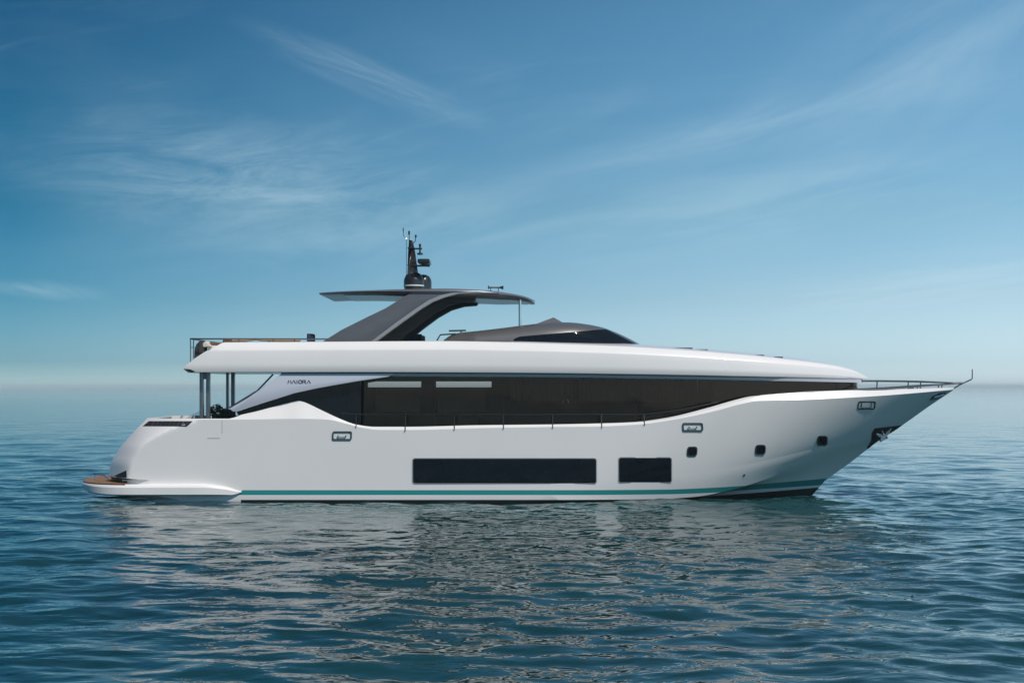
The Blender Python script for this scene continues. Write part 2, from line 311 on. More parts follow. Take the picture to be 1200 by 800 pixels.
# ------------------------------------------------------------------ water: one sheet to the horizon, real waves near by
def axis(lo_far, lo, hi, hi_far, step, grow=1.045):
    a = list(np.arange(lo, hi, step)); s = step; x = a[-1]
    while x < hi_far: s *= grow; x += s; a.append(x)
    s = step; x = lo; pre = []
    while x > lo_far: s *= grow; x -= s; pre.append(x)
    return np.array(pre[::-1] + a)
def build_water():
    xs = axis(-9000, -22, 22, 9000, 0.085, 1.05); ys = axis(-9000, -47, 3, 9000, 0.075, 1.022)
    dx = np.gradient(xs); dy = np.gradient(ys)
    X, Y = np.meshgrid(xs, ys); DX, DY = np.meshgrid(dx, dy)
    rng = np.random.default_rng(11); Z = np.zeros_like(X); ox = np.zeros_like(X); oy = np.zeros_like(X)
    warp = 0.35 * np.sin(X * 0.31 + 1.3 * np.sin(Y * 0.17)) + 0.3 * np.sin(Y * 0.41 + X * 0.13)
    gust = 0.80 + 0.26 * np.sin(X * 0.11 + 0.9 * np.sin(Y * 0.07) + 1.0) + 0.16 * np.sin(Y * 0.19 + X * 0.05)
    NW = 150
    for i in range(NW):
        lam = 0.42 * (11.0 / 0.42) ** (i / (NW - 1)) * rng.uniform(0.93, 1.07)
        th = R(62) + rng.normal(0, 0.72) + (rng.random() < 0.3) * rng.normal(0, 1.2)
        k = 2 * math.pi / lam
        slope = 0.0122 * (1.0 if lam < 2.2 else (2.2 / lam) ** 0.75) * (0.8 if lam < 0.6 else 1.22 if lam < 1.8 else 1)
        A = slope / k * rng.uniform(0.6, 1.4)
        kx, ky = k * math.cos(th), k * math.sin(th)
        w = np.clip(lam / (2.6 * np.maximum(np.abs(math.cos(th)) * DX, np.abs(math.sin(th)) * DY)) - 1, 0, 1)
        ph = kx * X + ky * Y + rng.uniform(0, 6.28) + warp * min(1.6, 0.9 * lam ** 0.3)
        g = gust if lam < 2.5 else 1
        Z += A * w * g * np.cos(ph)
        ox -= 0.8 * A * w * g * math.cos(th) * np.sin(ph); oy -= 0.8 * A * w * g * math.sin(th) * np.sin(ph)
    V = np.stack([X + ox, Y + oy, Z], -1).reshape(-1, 3)
    ny, nx = X.shape; idx = np.arange(ny * nx).reshape(ny, nx)
    F = np.stack([idx[:-1, :-1], idx[:-1, 1:], idx[1:, 1:], idx[1:, :-1]], -1).reshape(-1, 4)
    me = bpy.data.meshes.new('water'); me.vertices.add(len(V)); me.vertices.foreach_set('co', V.ravel().astype(np.float32))
    me.loops.add(F.size); me.loops.foreach_set('vertex_index', F.ravel().astype(np.int32))
    me.polygons.add(len(F)); me.polygons.foreach_set('loop_start', (np.arange(len(F)) * 4).astype(np.int32))
    me.polygons.foreach_set('use_smooth', np.ones(len(F), bool)); me.update(); me.validate()
    m = bpy.data.materials.new('sea_water'); m.use_nodes = True; nt = m.node_tree; b = nt.nodes['Principled BSDF']
    b.inputs['Roughness'].default_value = 0.015; b.inputs['IOR'].default_value = 1.333
    t = nt.nodes.new('ShaderNodeNewGeometry')
    n0 = nt.nodes.new('ShaderNodeTexNoise'); n0.inputs['Scale'].default_value = 0.08; n0.inputs['Detail'].default_value = 4; nt.links.new(t.outputs['Position'], n0.inputs['Vector'])
    r = nt.nodes.new('ShaderNodeValToRGB'); r.color_ramp.elements[0].color = (0.002, 0.024, 0.027, 1); r.color_ramp.elements[1].color = (0.004, 0.045, 0.047, 1)
    r.color_ramp.elements[0].position = 0.3; r.color_ramp.elements[1].position = 0.7
    nt.links.new(n0.outputs[0], r.inputs[0]); nt.links.new(r.outputs[0], b.inputs['Base Color'])
    def nz(scale, sx, sy, rot, detail, dist):
        mp = nt.nodes.new('ShaderNodeMapping'); mp.inputs['Rotation'].default_value = (0, 0, R(rot)); mp.inputs['Scale'].default_value = (sx, sy, 1)
        nt.links.new(t.outputs['Position'], mp.inputs[0])
        n = nt.nodes.new('ShaderNodeTexNoise'); n.inputs['Scale'].default_value = scale; n.inputs['Detail'].default_value = detail; n.inputs['Roughness'].default_value = 0.5
        n.inputs['Distortion'].default_value = 0.4
        nt.links.new(mp.outputs[0], n.inputs['Vector'])
        bp = nt.nodes.new('ShaderNodeBump'); bp.inputs['Strength'].default_value = 1; bp.inputs['Distance'].default_value = dist
        nt.links.new(n.outputs[0], bp.inputs['Height']); return bp
    a = nz(2.2, 0.6, 1.3, -14, 1, 0.006); c = nz(0.42, 0.8, 1.2, -18, 4, 0.13)
    nt.links.new(a.outputs[0], c.inputs['Normal']); nt.links.new(c.outputs[0], b.inputs['Normal'])
    me.materials.append(m)
    o = bpy.data.objects.new('water', me); C.objects.link(o); o['kind'] = 'structure'
build_water()

# haze over the sea, one closed box of thin even air
hz = MB(); hz.box((-9500, -9500, -1.6), (9500, 9500, 12.4))
ho = hz.build('haze', M['white'], None, Vector((0, 0, 0))); ho['kind'] = 'stuff'
hm = bpy.data.materials.new('sea_haze'); hm.use_nodes = True; nt = hm.node_tree; nt.nodes.clear()
o_ = nt.nodes.new('ShaderNodeOutputMaterial'); pv = nt.nodes.new('ShaderNodeVolumePrincipled')
pv.inputs['Color'].default_value = (0.85, 0.97, 0.985, 1); pv.inputs['Density'].default_value = 0.00025
nt.links.new(pv.outputs[0], o_.inputs['Volume']); ho.data.materials.clear(); ho.data.materials.append(hm)

# ------------------------------------------------------------------ the yacht
yacht = thing('motor_yacht', 'long white three-deck motor yacht with dark saloon windows lying on calm sea', 'motor yacht', ROOT)

# hull lines
stem = pchip(sorted([(P(a, b, YC).z, P(a, b, YC).x) for a, b in [(940, 592), (952, 580), (957, 573), (962, 567), (975, 557), (990, 547), (1010, 530), (1030, 516), (1056, 499), (1090, 475), (1108, 463), (1120, 455)]]))
TIP = stem(99)
stern = linear([(-2, P(185, 586, .9).x), (.28, P(185, 586, .9).x), (.30, P(148, 575, 1).x), (.86, P(148, 560, 1).x), (.9, P(126, 559, 1.2).x), (1.5, P(129, 545, 1.2).x), (2.1, P(140, 525, 1.2).x), (2.85, P(160, 503, 1.2).x), (3.25, P(172, 492, 1.2).x), (9, P(172, 492, 1.2).x)])
def cham(b, x, xs, z):
    L = 1.15 + 1.3 * min(1, max(0, (z - 2.1) / 1.1)) ** 2
    p = min(1, max(0, (x - xs) / L)); return b - 1.35 * (1 - p) ** 1.45 if z > .88 else b - 0.35 * (1 - p) ** 1.2
def b_sheer(x): p = min(1, max(0, (x - 4) / (TIP - 4))); return 3.7 * (1 - p ** 3.0) ** 0.92
XC = stem(2.15)
def bfield(x, xe, g):          # half-breadth between chine (g = 0) and sheer (g = 1) on a waterline ending at xe
    x0 = 1.5 + 2.5 * g; n = 1.9 + 1.1 * g; B = 3.66 + .04 * g; m = 1 - .08 * g
    p = min(1, max(0, (x - x0) / (xe - x0))); return B * (1 - p ** n) ** m
def b_chine(x, xe=None): xe = xe or XC; p = min(1, max(0, (x - 1.5) / (xe - 1.5))); return 3.66 * (1 - p ** 1.9)
def b_wl(x, xe): p = min(1, max(0, (x + 1) / (xe + 1))); return 3.6 * (1 - p ** 1.9)
S1 = curve_from_px([(150, 492), (172, 491.5), (272, 491.5), (350, 490.5), (385, 491.5), (405, 496), (425, 501), (445, 503.5), (480, 503.5), (560, 501.5), (650, 500), (700, 499.5), (750, 497), (790, 491.5), (840, 481), (870, 473), (890, 469.5), (950, 468), (1010, 465), (1060, 461.5), (1100, 458), (1117, 456.5)], b_sheer)
S2 = curve_from_px([(150, 490.6), (172, 490.3), (272, 490.3), (279, 487), (300, 482), (330, 473.8), (345, 470.2), (351, 469.2), (356, 471), (380, 482), (400, 491), (417, 497), (440, 499.8), (480, 499.8), (560, 498), (650, 497), (700, 496), (750, 494.2), (790, 489), (840, 477), (870, 468.5), (890, 464), (950, 460), (1005, 457.2), (1020, 457.5), (1060, 456), (1100, 454.5), (1117, 453.8)], lambda x: b_sheer(x) - .15)
zch = pchip([(-20, .06), (5.5, .08), (7.3, .16), (8.8, .42), (10.2, .80), (11.6, 1.22), (13, 1.60), (14.4, 1.95), (XC, 2.15)])
NST = 150
us = [1 - (1 - i / NST) ** 1.15 for i in range(NST + 1)]
us = sorted(set([i * .0022 for i in range(50)] + [u for u in us if u > .11]))
TS = [.08, .16, .25, .272, .285, .33, .4, .46, .52, .58, .64, .68, .72, .76, .8, .84, .88, .92, .96, 1]
def hull_rows():
    rows = []
    xend_s = TIP - .05
    def sheer_x(u): return stern(3.2) + (xend_s - stern(3.2)) * u
    # under water, waterline, mid, chine
    for z0, kb in ((-1.2, .55), (-.15, 1.0)):
        xe = stem(z0) - (.6 if z0 < -1 else 0); r = []
        for u in us:
            x = stern(z0) + (xe - stern(z0)) * u
            r.append((x, cham(b_wl(x, xe), x, stern(z0), 0) * kb if u < 1 else 0, z0))
        rows.append(r)
    for f in (.33, .66):
        r = []
        ze = -.15 + (2.15 + .15) * f; xe = stem(ze)
        for u in us:
            x = stern(0) + (xe - stern(0)) * u
            xc = stern(0) + (XC - stern(0)) * u
            z = -.15 * (1 - f) + f * zch(xc)
            x0 = -1 + 2.5 * f; p = min(1, max(0, (x - x0) / (xe - x0))); bb = (3.6 + .06 * f) * (1 - p ** 1.9)
            r.append((x, max(0, cham(bb, x, stern(0), 0)) if u < 1 else 0, z))
        rows.append(r)
    r = []
    for u in us:
        x = stern(.1) + (XC - stern(.1)) * u
        r.append((x, cham(b_chine(x), x, stern(.1), 0) if u < 1 else 0, zch(x)))
    rows.append(r)
    chine_i = len(rows) - 1
    for t in TS:
        zs0 = .05 + (S1(stern(3)) - .05) * t; ze = 2.15 + (S1(xend_s) - 2.15) * t
        xs = stern(zs0); xe = stem(ze); r = []
        for u in us:
            x = xs + (xe - xs) * u
            xc = stern(.1) + (XC - stern(.1)) * u; xsh = sheer_x(u)
            z = zch(xc) + (S1(xsh) - zch(xc)) * t
            fw = min(1, max(0, (u - .55) / .45)); g = t ** (1 - .28 * fw)
            bb = bfield(x, xe, g)
            r.append((x, max(0, cham(bb, x, xs, z)) if u < 1 else 0, z))
        rows.append(r)
    # bulwark strip leaning inboard, cap, inner face
    for dz, db in ((1, .55), (1, .70), (-.3, .72)):
        r = []
        for u in us:
            x = sheer_x(u); h = max(.01, S2(x) - S1(x)); z = S1(x) + h if dz == 1 else S1(x) - .35
            inset = min(.30, .5 * h + .02) if db == .55 else min(.30, .5 * h + .02) + .14
            bb = cham(b_sheer(x), x, stern(3.2), 3.2)
            r.append((stern(3.2) + (x - stern(3.2)) * (1 - .012 * (db > .56)- .012 * (db > .71)), max(0, bb - inset) if u < 1 else 0, z))
        rows.append(r)
    return rows
HR = hull_rows()
def loft(rows, cap0=True, cap1=False, capbottom=False, closed_top=False):
    nu = len(rows[0]); V = []; F = []
    for s in (1, -1):
        base = len(V)
        for r in rows:
            for x, b, z in r: V.append((x, YC - s * b, z))
        for j in range(len(rows) - 1):
            for i in range(nu - 1):
                a = base + j * nu + i; q = (a, a + 1, a + nu + 1, a + nu); F.append(q if s == 1 else q[::-1])
    H = nu * len(rows)
    def strip(j0, i0, j1, i1):
        a = j0 * nu + i0; b = j1 * nu + i1; F.append((a, b, b + H, a + H))
    for j in range(len(rows) - 1):
        if cap0: strip(j, 0, j + 1, 0)
        if cap1: strip(j, nu - 1, j + 1, nu - 1)
    if closed_top:
        for i in range(nu - 1): strip(len(rows) - 1, i, len(rows) - 1, i + 1)
    if capbottom:
        for i in range(nu - 1): strip(0, i, 0, i + 1)
    return V, F
def surf_bvh(o):
    w = o.matrix_basis if o.parent is None else Matrix.Translation(ROOT)
    return BVHTree.FromPolygons([w @ v.co for v in o.data.vertices], [tuple(p.vertices) for p in o.data.polygons])
hv, hf = loft(HR[:-1])
hull = link('hull', hv, hf, M['hull'], yacht, ang=24)
HB = surf_bvh(hull)
bv, bf = loft(HR[-2:], cap0=False)
link('bulwark_lining', bv, bf, M['gel'], hull)

def rrect(x0, y0, x1, y1, r, n=5, skew=0.0):
    pts = []
    for cx, cy, a0 in ((x1 - r, y0 + r, -90), (x1 - r, y1 - r, 0), (x0 + r, y1 - r, 90), (x0 + r, y0 + r, 180)):
        for k in range(n + 1):
            a = R(a0 + 90 * k / n); pts.append((cx + r * math.cos(a), cy + r * math.sin(a)))
    my = (y0 + y1) / 2
    return [(x + skew * (my - y), y) for x, y in pts]
def on_surface(bvh, px, py):
    o = Vector((0, -D, EYE)); d = (P(px, py, 0) - o).normalized()
    h, n, i, dist = bvh.ray_cast(o, d)
    for k in range(1, 40):      # just off the edge: slide back onto the surface
        if h is not None: break
        for ddx, ddy in ((-.4 * k, 0), (0, .4 * k), (0, -.4 * k)):
            d = (P(px + ddx, py + ddy, 0) - o).normalized(); h, n, i, dist = bvh.ray_cast(o, d)
            if h is not None: break
    if h is None:
        h, n, i, dist = bvh.find_nearest(P(px, py, 1.0)); n = n or Vector((0, -1, 0))
    if n.dot(d) > 0: n = -n
    return h, n
def decal(name, poly, bvh, m, parent, lift=0.012, step=9, thick=0.02, hole=None):
    bm = bmesh.new(); vs = [bm.verts.new((a, b, 0)) for a, b in poly]; bm.faces.new(vs)
    x0 = min(a for a, b in poly); x1 = max(a for a, b in poly); y0 = min(b for a, b in poly); y1 = max(b for a, b in poly)
    x = x0 + step
    while x < x1 - .5:
        bmesh.ops.bisect_plane(bm, geom=bm.verts[:] + bm.edges[:] + bm.faces[:], plane_co=(x, 0, 0), plane_no=(1, 0, 0)); x += step
    y = y0 + step * .7
    while y < y1 - .5:
        bmesh.ops.bisect_plane(bm, geom=bm.verts[:] + bm.edges[:] + bm.faces[:], plane_co=(0, y, 0), plane_no=(0, 1, 0)); y += step * .7
    bm.normal_update()
    hit = {}
    for v in bm.verts:
        h, n = on_surface(bvh, v.co.x, v.co.y); hit[v] = (h, n)
    for v, (h, n) in hit.items(): v.co = h + n * lift
    r = bmesh.ops.extrude_face_region(bm, geom=bm.faces[:])
    nv = [e for e in r['geom'] if isinstance(e, bmesh.types.BMVert)]
    # the extruded copy stays outside, the first copy sinks in behind it
    for v, (h, n) in hit.items():
        if v.is_valid: v.co = h - n * max(.003, thick - lift)
    bmesh.ops.recalc_face_normals(bm, faces=bm.faces)
    bm.verts.index_update(); V = [v.co.copy() for v in bm.verts]; F = [[v.index for v in f.verts] for f in bm.faces]; bm.free()
    return link(name, V, F, m, parent, ang=30)
def ring_decal(name, outer, inner, bvh, m, parent, lift=0.03):
    V = []; F = []; n = len(outer)
    for pts, l in ((outer, 0.0), (outer, lift), (inner, lift), (inner, 0.0)):
        for a, b in pts:
            h, nn = on_surface(bvh, a, b); V.append(h + nn * l)
    for k in range(3):
        for i in range(n): F.append((k * n + i, k * n + (i + 1) % n, (k + 1) * n + (i + 1) % n, (k + 1) * n + i))
    return link(name, V, F, m, parent, ang=30)

# hull glazing and ports
for a, b, c, d, r in ((484, 537.2, 698.5, 566, 2.5), (725.3, 536.2, 786.5, 564.8, 2.5)):
    w = decal('hull_window', rrect(a, b, c, d, r), HB, M['glossblack'], hull, lift=.006, step=12)
    ring_decal('window_trim', rrect(a - 1, b - 1, c + 1, d + 1, r + .8), rrect(a, b, c, d, r), HB, M['lightgrey'], w, lift=.014)
for a, b in ((811, 528.7), (891, 526.6), (963.5, 516)):
    w = decal('porthole', rrect(a - 5.0, b - 4.8, a + 5.0, b + 4.8, 2.8, skew=.08), HB, M['glossblack'], hull, lift=.01, step=4)
    ring_decal('porthole_rim', rrect(a - 6, b - 5.8, a + 6, b + 5.8, 3.2, skew=.08), rrect(a - 4.8, b - 4.6, a + 4.8, b + 4.6, 2.8, skew=.08), HB, M['darksteel'], w, lift=.025)
# mooring fairleads: framed openings with a horn cleat inside
for i, (x0, y0, x1, y1, sk) in enumerate(((389.8, 505.3, 412.2, 515.0, 0.03), (800, 495.4, 823.5, 504.6, -.05), (1005.2, 470.2, 1025.6, 479.4, .15))):
    fl = decal('fairlead', rrect(x0, y0, x1, y1, 2, skew=sk), HB, M['white'], hull, lift=.004, step=6)
    ring_decal('frame', rrect(x0 - .3, y0 - .3, x1 + .3, y1 + .3, 2.3, skew=sk), rrect(x0 + 1.2, y0 + 1.1, x1 - 1.2, y1 - 1.1, 1.3, skew=sk), HB, M['darksteel'], fl, lift=.04 if i < 2 else .010)
    mb = MB(); cx = (x0 + x1) / 2
    def q(a, b, l=.05):
        h, n = on_surface(HB, a, b); return h + n * (l if i < 2 else .005)
    if i < 2:
        mb.tube([q(cx - 5, y1 - 5.2), q(cx - 3.2, y1 - 2.6), q(cx + 3.2, y1 - 2.6), q(cx + 5, y1 - 5.2)], .022)
    else:
        mb.tube([q(cx - 5.8, y0 + 1.5), q(cx - 5.8, y1 - 2.2), q(cx + 5.8, y1 - 2.2), q(cx + 5.8, y0 + 1.5)], .02)
    mb.build('cleat', M['darksteel'], fl)
# stern quarter vent and engine air grille
vent = decal('stern_vent', [(174.5, 493.3), (226, 493.3), (219, 499.6), (167.5, 499.2)], HB, M['dark'], hull, lift=.008, step=2.5)
mb = MB()
for k in range(9):
    x = 181 + k * 5; h, n = on_surface(HB, x, 494); h2, n2 = on_surface(HB, x - 3.2, 499)
    mb.tube([h + n * .02, h2 + n2 * .02], .014, 6)
h, n = on_surface(HB, 190, 496.4); h2, n2 = on_surface(HB, 220, 496.4); mb.tube([h + n * .02, h2 + n2 * .02], .016, 6)
mb.build('vent_bars', M['darksteel'], vent)
decal('quarter_recess_shade', [(129.0, 559.6), (148.2, 550.8), (148.9, 568.5), (129, 568)], HB, M['dark'], hull, lift=.01, step=3)  # flat dark patch painted for the shaded opening under the quarter
for poly in ([(260, 492.5), (260.35, 492.5), (260.35, 508.2), (260, 508.2)], [(243, 513.2), (257.5, 513.2), (257.5, 513.7), (243, 513.7)]):
    decal('door_seam', poly, HB, M['darksteel'], hull, lift=.003, step=4, thick=.006)
# small round skin fitting near the bow
h, n = on_surface(HB, 872, 556.5); mb = MB(); mb.tube([h, h + n * .012], .05, 14); mb.build('skin_fitting', M['steel'], hull)

# anchor pocket in the bow flare, its inner shade a flat dark patch, with the polished anchor
decal('anchor_pocket_shade', [(1016, 524), (1021, 516), (1021.5, 507), (1025, 501.5), (1034, 500.6), (1057, 498.0), (1053, 503.0), (1043, 509.5), (1030, 518.5), (1018, 527)], HB, M['dark'], hull, lift=.012, step=3)
hA, nA = on_surface(HB, 1036, 506)
def qa(a, b, l=.05):
    h, n = on_surface(HB, a, b); return h + n * l
YA = hA.y - .22
def QA(a, b, dy=0): return P(a, b, YA + dy)
mb = MB(); mb.tube([QA(1031.5, 500.5, .12), QA(1034, 506, .02), QA(1036.5, 512)], .045, 10)
M['anchor'] = mat('galvanised_anchor_steel', (0.26, 0.27, 0.29), 0.24, 1.0, noise=0.15, nscale=10)
an = mb.build('anchor', M['anchor'], yacht)
def blade(a, b, w0, w1, d):
    a = Vector(a); b = Vector(b); t = (b - a).normalized(); n = t.cross(Vector((0, 1, 0))).normalized(); k = Vector((0, d, 0)); mid_ = a.lerp(b, .45)
    v = []
    for p, w in ((a, w0), (mid_, w1), (b, .015)):
        v += [p - n * w - k, p + n * w - k, p + n * w + k, p - n * w + k]
    f = [(0, 1, 2, 3), (8, 11, 10, 9)]
    for i in (0, 4):
        for q in range(4): f.append((i + q, i + 4 + q, i + 4 + (q + 1) % 4, i + (q + 1) % 4))
    return v, f
for tp in ((1025.5, 507.0), (1044.5, 501.8)):
    mb = MB(); mb.add(*blade(QA(1036, 512.5), QA(*tp, -.02), .03, .065, .025)); mb.build('fluke', M['anchor'], an)
mb = MB(); mb.add(*blade(QA(1037, 509.5), QA(1031.5, 517.5), .06, .11, .07)); mb.tube([QA(1033, 515.5, -.02), QA(1040, 512, -.02)], .045, 10); mb.build('crown', M['anchor'], an)
# bow fairleads
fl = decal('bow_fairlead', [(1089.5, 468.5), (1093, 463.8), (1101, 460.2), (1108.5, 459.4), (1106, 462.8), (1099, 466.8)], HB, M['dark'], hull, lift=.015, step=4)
mb = MB(); mb.tube([qa(1091, 467.8), qa(1094, 464.6), qa(1100, 462.8)], .04, 8); mb.tube([qa(1097, 465.6), qa(1101, 462.6), qa(1105, 461.4)], .05, 8)
mb.build('fairlead_roller', M['steel'], fl)

# decks
def deck(name, x0, x1, zf, inset, m, n=60, thick=.08):
    V = []; F = []
    for i in range(n + 1):
        x = x0 + (x1 - x0) * i / n; b = max(.02, cham(b_sheer(x), x, stern(3.2), 3.2) - inset)
        for s in (1, -1):
            V.append((x, YC - s * b, zf(x))); V.append((x, YC - s * b, zf(x) - thick))
    for i in range(n):
        a = i * 4; c = a + 4
        F += [(a, c, c + 2, a + 2), (a + 1, a + 3, c + 3, c + 1), (a, a + 1, c + 1, c), (a + 2, c + 2, c + 3, a + 3)]
    F += [(0, 2, 3, 1), (n * 4, n * 4 + 1, n * 4 + 3, n * 4 + 2)]
    return link(name, V, F, m, yacht)
deck('main_deck', -13.9, 5.6, lambda x: 2.18, .22, M['teak'])
deck('foredeck', 8.6, TIP - .9, lambda x: S1(x) - .12, .42, M['gel'])

# swim platform with side sponsons
PT = -17.55
def plat_b(x):
    if x < -14.4: p = (-14.4 - x) / (-14.4 - PT); return 3.98 * max(0, 1 - p ** 2.6) ** (1 / 2.2)
    xf = P(283, 577, 0).x; xa = P(225, 570, 0).x
    if x > xa: p = min(1, (x - xa) / (xf - xa)); return 3.98 - .27 * p ** 1.6
    return 3.98
xf = P(283, 577, 0).x
zt = pchip([(-18, .69), (P(236, 568, -.25).x, .70), (P(262, 570.5, -.2).x, .60), (xf, .40)])
zb = linear([(-18, .52), (-17.3, .42), (-16.4, .28), (-15.8, .25), (P(272, 581, -.2).x, .25), (xf, .38)])
rows = []
prof = [(-.9, 0, 0), (-.10, 0, 0), (-.02, .03, .12), (0, .3, .35), (0, 1, 1)]
xsn = [PT + (xf - PT) * (i / 90) ** 1.25 for i in range(91)]
for inset, tfrac in ((1.4, 0.0), (.16, 0.0), (.07, .03), (.0, .14), (.0, .42), (.0, .74), (.045, .90), (.12, 1.0), (.35, 1.0)):
    rows.append([(x, max(0, plat_b(x) - inset), zb(x) + (zt(x) - zb(x)) * tfrac) for x in xsn])
v, f = loft(rows, cap0=True, closed_top=True, capbottom=True)
plat = link('swim_platform', v, f, M['gel'], yacht, ang=18)
xt = [PT + .03 + (P(148, 568, 0).x - PT - .03) * (i / 40) ** 1.5 for i in range(41)]
V = []; F = []
for x in xt:
    b = max(.01, plat_b(x - .02) - .05)
    V += [(x, YC - b, .70), (x, YC + b, .70), (x, YC - b, .725), (x, YC + b, .725)]
for i in range(40):
    a = i * 4; c = a + 4; F += [(a + 2, c + 2, c + 3, a + 3), (a, a + 2, c + 2, c), (a + 1, c + 1, c + 3, a + 3)]
F += [(160, 161, 163, 162), (0, 1, 3, 2)]
link('platform_decking', V, F, M['teak'], plat)
# steps and rail recess on the platform
mb = MB(); mb.box((-16.0, 1.3, .73), (-15.2, 6.1, .95), .03); mb.box((-15.7, 1.5, .95), (-15.2, 5.9, 1.17), .03); mb.build('boarding_step', M['teak'], yacht)
mb = MB(); mb.tube([(-16.9, 2.0, .725), (-16.9, 2.0, .98), (-16.3, 1.3, .98), (-16.0, 1.1, .76)], .025); mb.build('grab_rail', M['steel'], yacht)

# ---- upper deck body (flybridge and roof)
XF0 = 14.75
def b_fly(x): p = min(1, max(0, (x - 3.5) / (XF0 - 3.5))); return 3.78 * max(0, 1 - p ** 2.7) ** .58
flytop = curve_from_px([(200, 400.8), (262, 400.8), (400, 400), (520, 399.4), (600, 400.8), (700, 404), (800, 409.5), (880, 416), (940, 422.5), (975, 427.5), (1000, 434.0), (1009, 438.6), (1014, 442)], lambda x: max(0, b_fly(x) - .45))
flybot = curve_from_px([(200, 436.6), (400, 436.2), (600, 437), (800, 439.6), (900, 441.6), (1008, 444)], lambda x: b_fly(x))
nfx = 120
def frow(px_start, f):
    xs = P(px_start, 430, .1).x; return [f(xs + (XF0 - xs) * (1 - (1 - i / nfx) ** 1.6)) for i in range(nfx + 1)]
def H(x): return flytop(x) - flybot(x)
def cw(x): return min(1, b_fly(x) / 2.6) ** 2
def fade(x): return 1 if x < -2.5 else max(0, 1 - (x + 2.5) / 2.5)
def fb(x, d): return max(0, b_fly(x) - d * (1 if x < 11 else max(.0, b_fly(x) / b_fly(11))))
rows = [
    frow(226, lambda x: (x, fb(x, .55), flybot(x) + .02)),
    frow(221, lambda x: (x, fb(x, .10), flybot(x))),
    frow(220, lambda x: (x, fb(x, .04), flybot(x) + .02)),
    frow(214.5, lambda x: (x, fb(x, .0), flybot(x) + .17 * min(1, H(x) / .9))),
    frow(221, lambda x: (x, fb(x, .01), flybot(x) + H(x) * .28)),
    frow(231, lambda x: (x, fb(x, .035), flybot(x) + H(x) * .50)),
    frow(242, lambda x: (x, fb(x, .075), flybot(x) + H(x) * .70)),
    frow(246, lambda x: (x, fb(x, .085), flybot(x) + H(x) * .735)),
    frow(258, lambda x: (x, fb(x, .34), flybot(x) + H(x) * .955)),
    frow(261, lambda x: (x, fb(x, .40), flybot(x) + H(x) * .99)),
    frow(262, lambda x: (x, fb(x, .50), flytop(x) )),
    frow(262.5, lambda x: (x, fb(x, .62), flytop(x) + .012 * (1 - fade(x)) * cw(x))),
    frow(263, lambda x: (x, fb(x, .66), flytop(x) - .60 * fade(x) + .02 * (1 - fade(x)) * cw(x))),
    frow(263, lambda x: (x, fb(x, 2.2), flytop(x) - .60 * fade(x) + .16 * (1 - fade(x)) * cw(x))),
]
v, f = loft(rows, cap0=True, closed_top=True, capbottom=True)
fly = link('flybridge', v, f, M['gel'], yacht, ang=38)
FB = surf_bvh(fly)
# dark patch under the stern overhang, the underside's shade put into the colour
decal('overhang_facet_shade', [(215.8, 431.9), (223, 432.6), (231.5, 436.2), (221.5, 435.9)], FB, M['darksteel'], fly, lift=.008, step=4)
# ---- soffit and header band over the side decks
def b_glass(x): p = min(1, max(0, (x - 2) / (14.32 - 2))); return 2.78 * max(0, 1 - p ** 3.2) ** .5
xs0 = P(330, 440, .4).x
def hrow(x0, g): return [g(x0 + (14.4 - x0) * (1 - (1 - i / 90) ** 1.6)) for i in range(91)]
rows = [hrow(xs0, lambda x: (x, max(0, min(fb(x, .16), b_glass(x) + .60)), flybot(x) + .01)),
        hrow(xs0, lambda x: (x, max(0, min(fb(x, .17), b_glass(x) + .59)), flybot(x) - .02)),
        hrow(xs0, lambda x: (x, max(0, min(fb(x, .03), b_glass(x) + .71)), flybot(x) - .035)),
        hrow(xs0, lambda x: (x, max(0, min(fb(x, .06), b_glass(x) + .68)), flybot(x) - .145)),
        hrow(xs0, lambda x: (x, max(0, b_glass(x) - .1), flybot(x) - .15))]
v, f = loft(rows, cap0=True, closed_top=True)
link('soffit', v, f, M['pearl'], yacht, ang=20)
# ---- saloon: glazed walls, dark interior
xg0 = P(340, 450, .95).x
xsn = [xg0 + (14.3 - xg0) * (1 - (1 - i / 100) ** 1.7) for i in range(101)]
sal = thing('saloon', 'x', 'x', (0, 0, 0)); del sal['label']; del sal['category']; sal.parent = yacht
V = []; F = []
for i, x in enumerate(xsn):
    V += [(x, YC - b_glass(x), 2.2 if x < 5 else max(2.2, S1(x) - .25)), (x, YC - b_glass(x) + .014, flybot(x) - .14)]
for i in range(100): F.append((i * 2, i * 2 + 2, i * 2 + 3, i * 2 + 1))
link('side_glass', V, F, M['tint'], sal)
mid = [k for k, x in enumerate(xsn) if x < 7.9]
# far wall with high openings, in dark walnut; lower half open in smoky glass further aft
def wallbox(x0, x1, z0, z1, y=6.35): mbw.box((x0, y, z0), (x1, y + .08, z1))
mbw = MB()
o1 = (P(431, 450, 6.35).x, P(493.5, 450, 6.35).x); o2 = (P(511, 450, 6.35).x, P(576, 450, 6.35).x)
zt1, zb1 = P(0, 446.8, 6.35).z, P(0, 453.6, 6.35).z
wallbox(xg0, 5.5, 2.2, zb1); wallbox(5.35, 8.0, 2.6, zb1, 6.0); wallbox(xg0, 8.0, zt1, 4.93)
wallbox(xg0, o1[0], zb1, zt1); wallbox(o1[1], o2[0], zb1, zt1); wallbox(o2[1], 8.0, zb1, zt1)
mbw.box((xg0, 1.05, 2.2), (xg0 + .06, 6.35, 4.85)); mbw.box((7.95, 1.5, 3.5), (8.0, 5.9, 4.85))
mbw.box((P(494, 0, 3).x, 3.1, 2.2), (P(510, 0, 3).x, 3.5, 4.88)); mbw.box((P(578, 0, 2).x, 2.4, 2.2), (P(590, 0, 2).x, 6.35, 4.88))
mbw.build('inner_wall', M['interior'], sal)
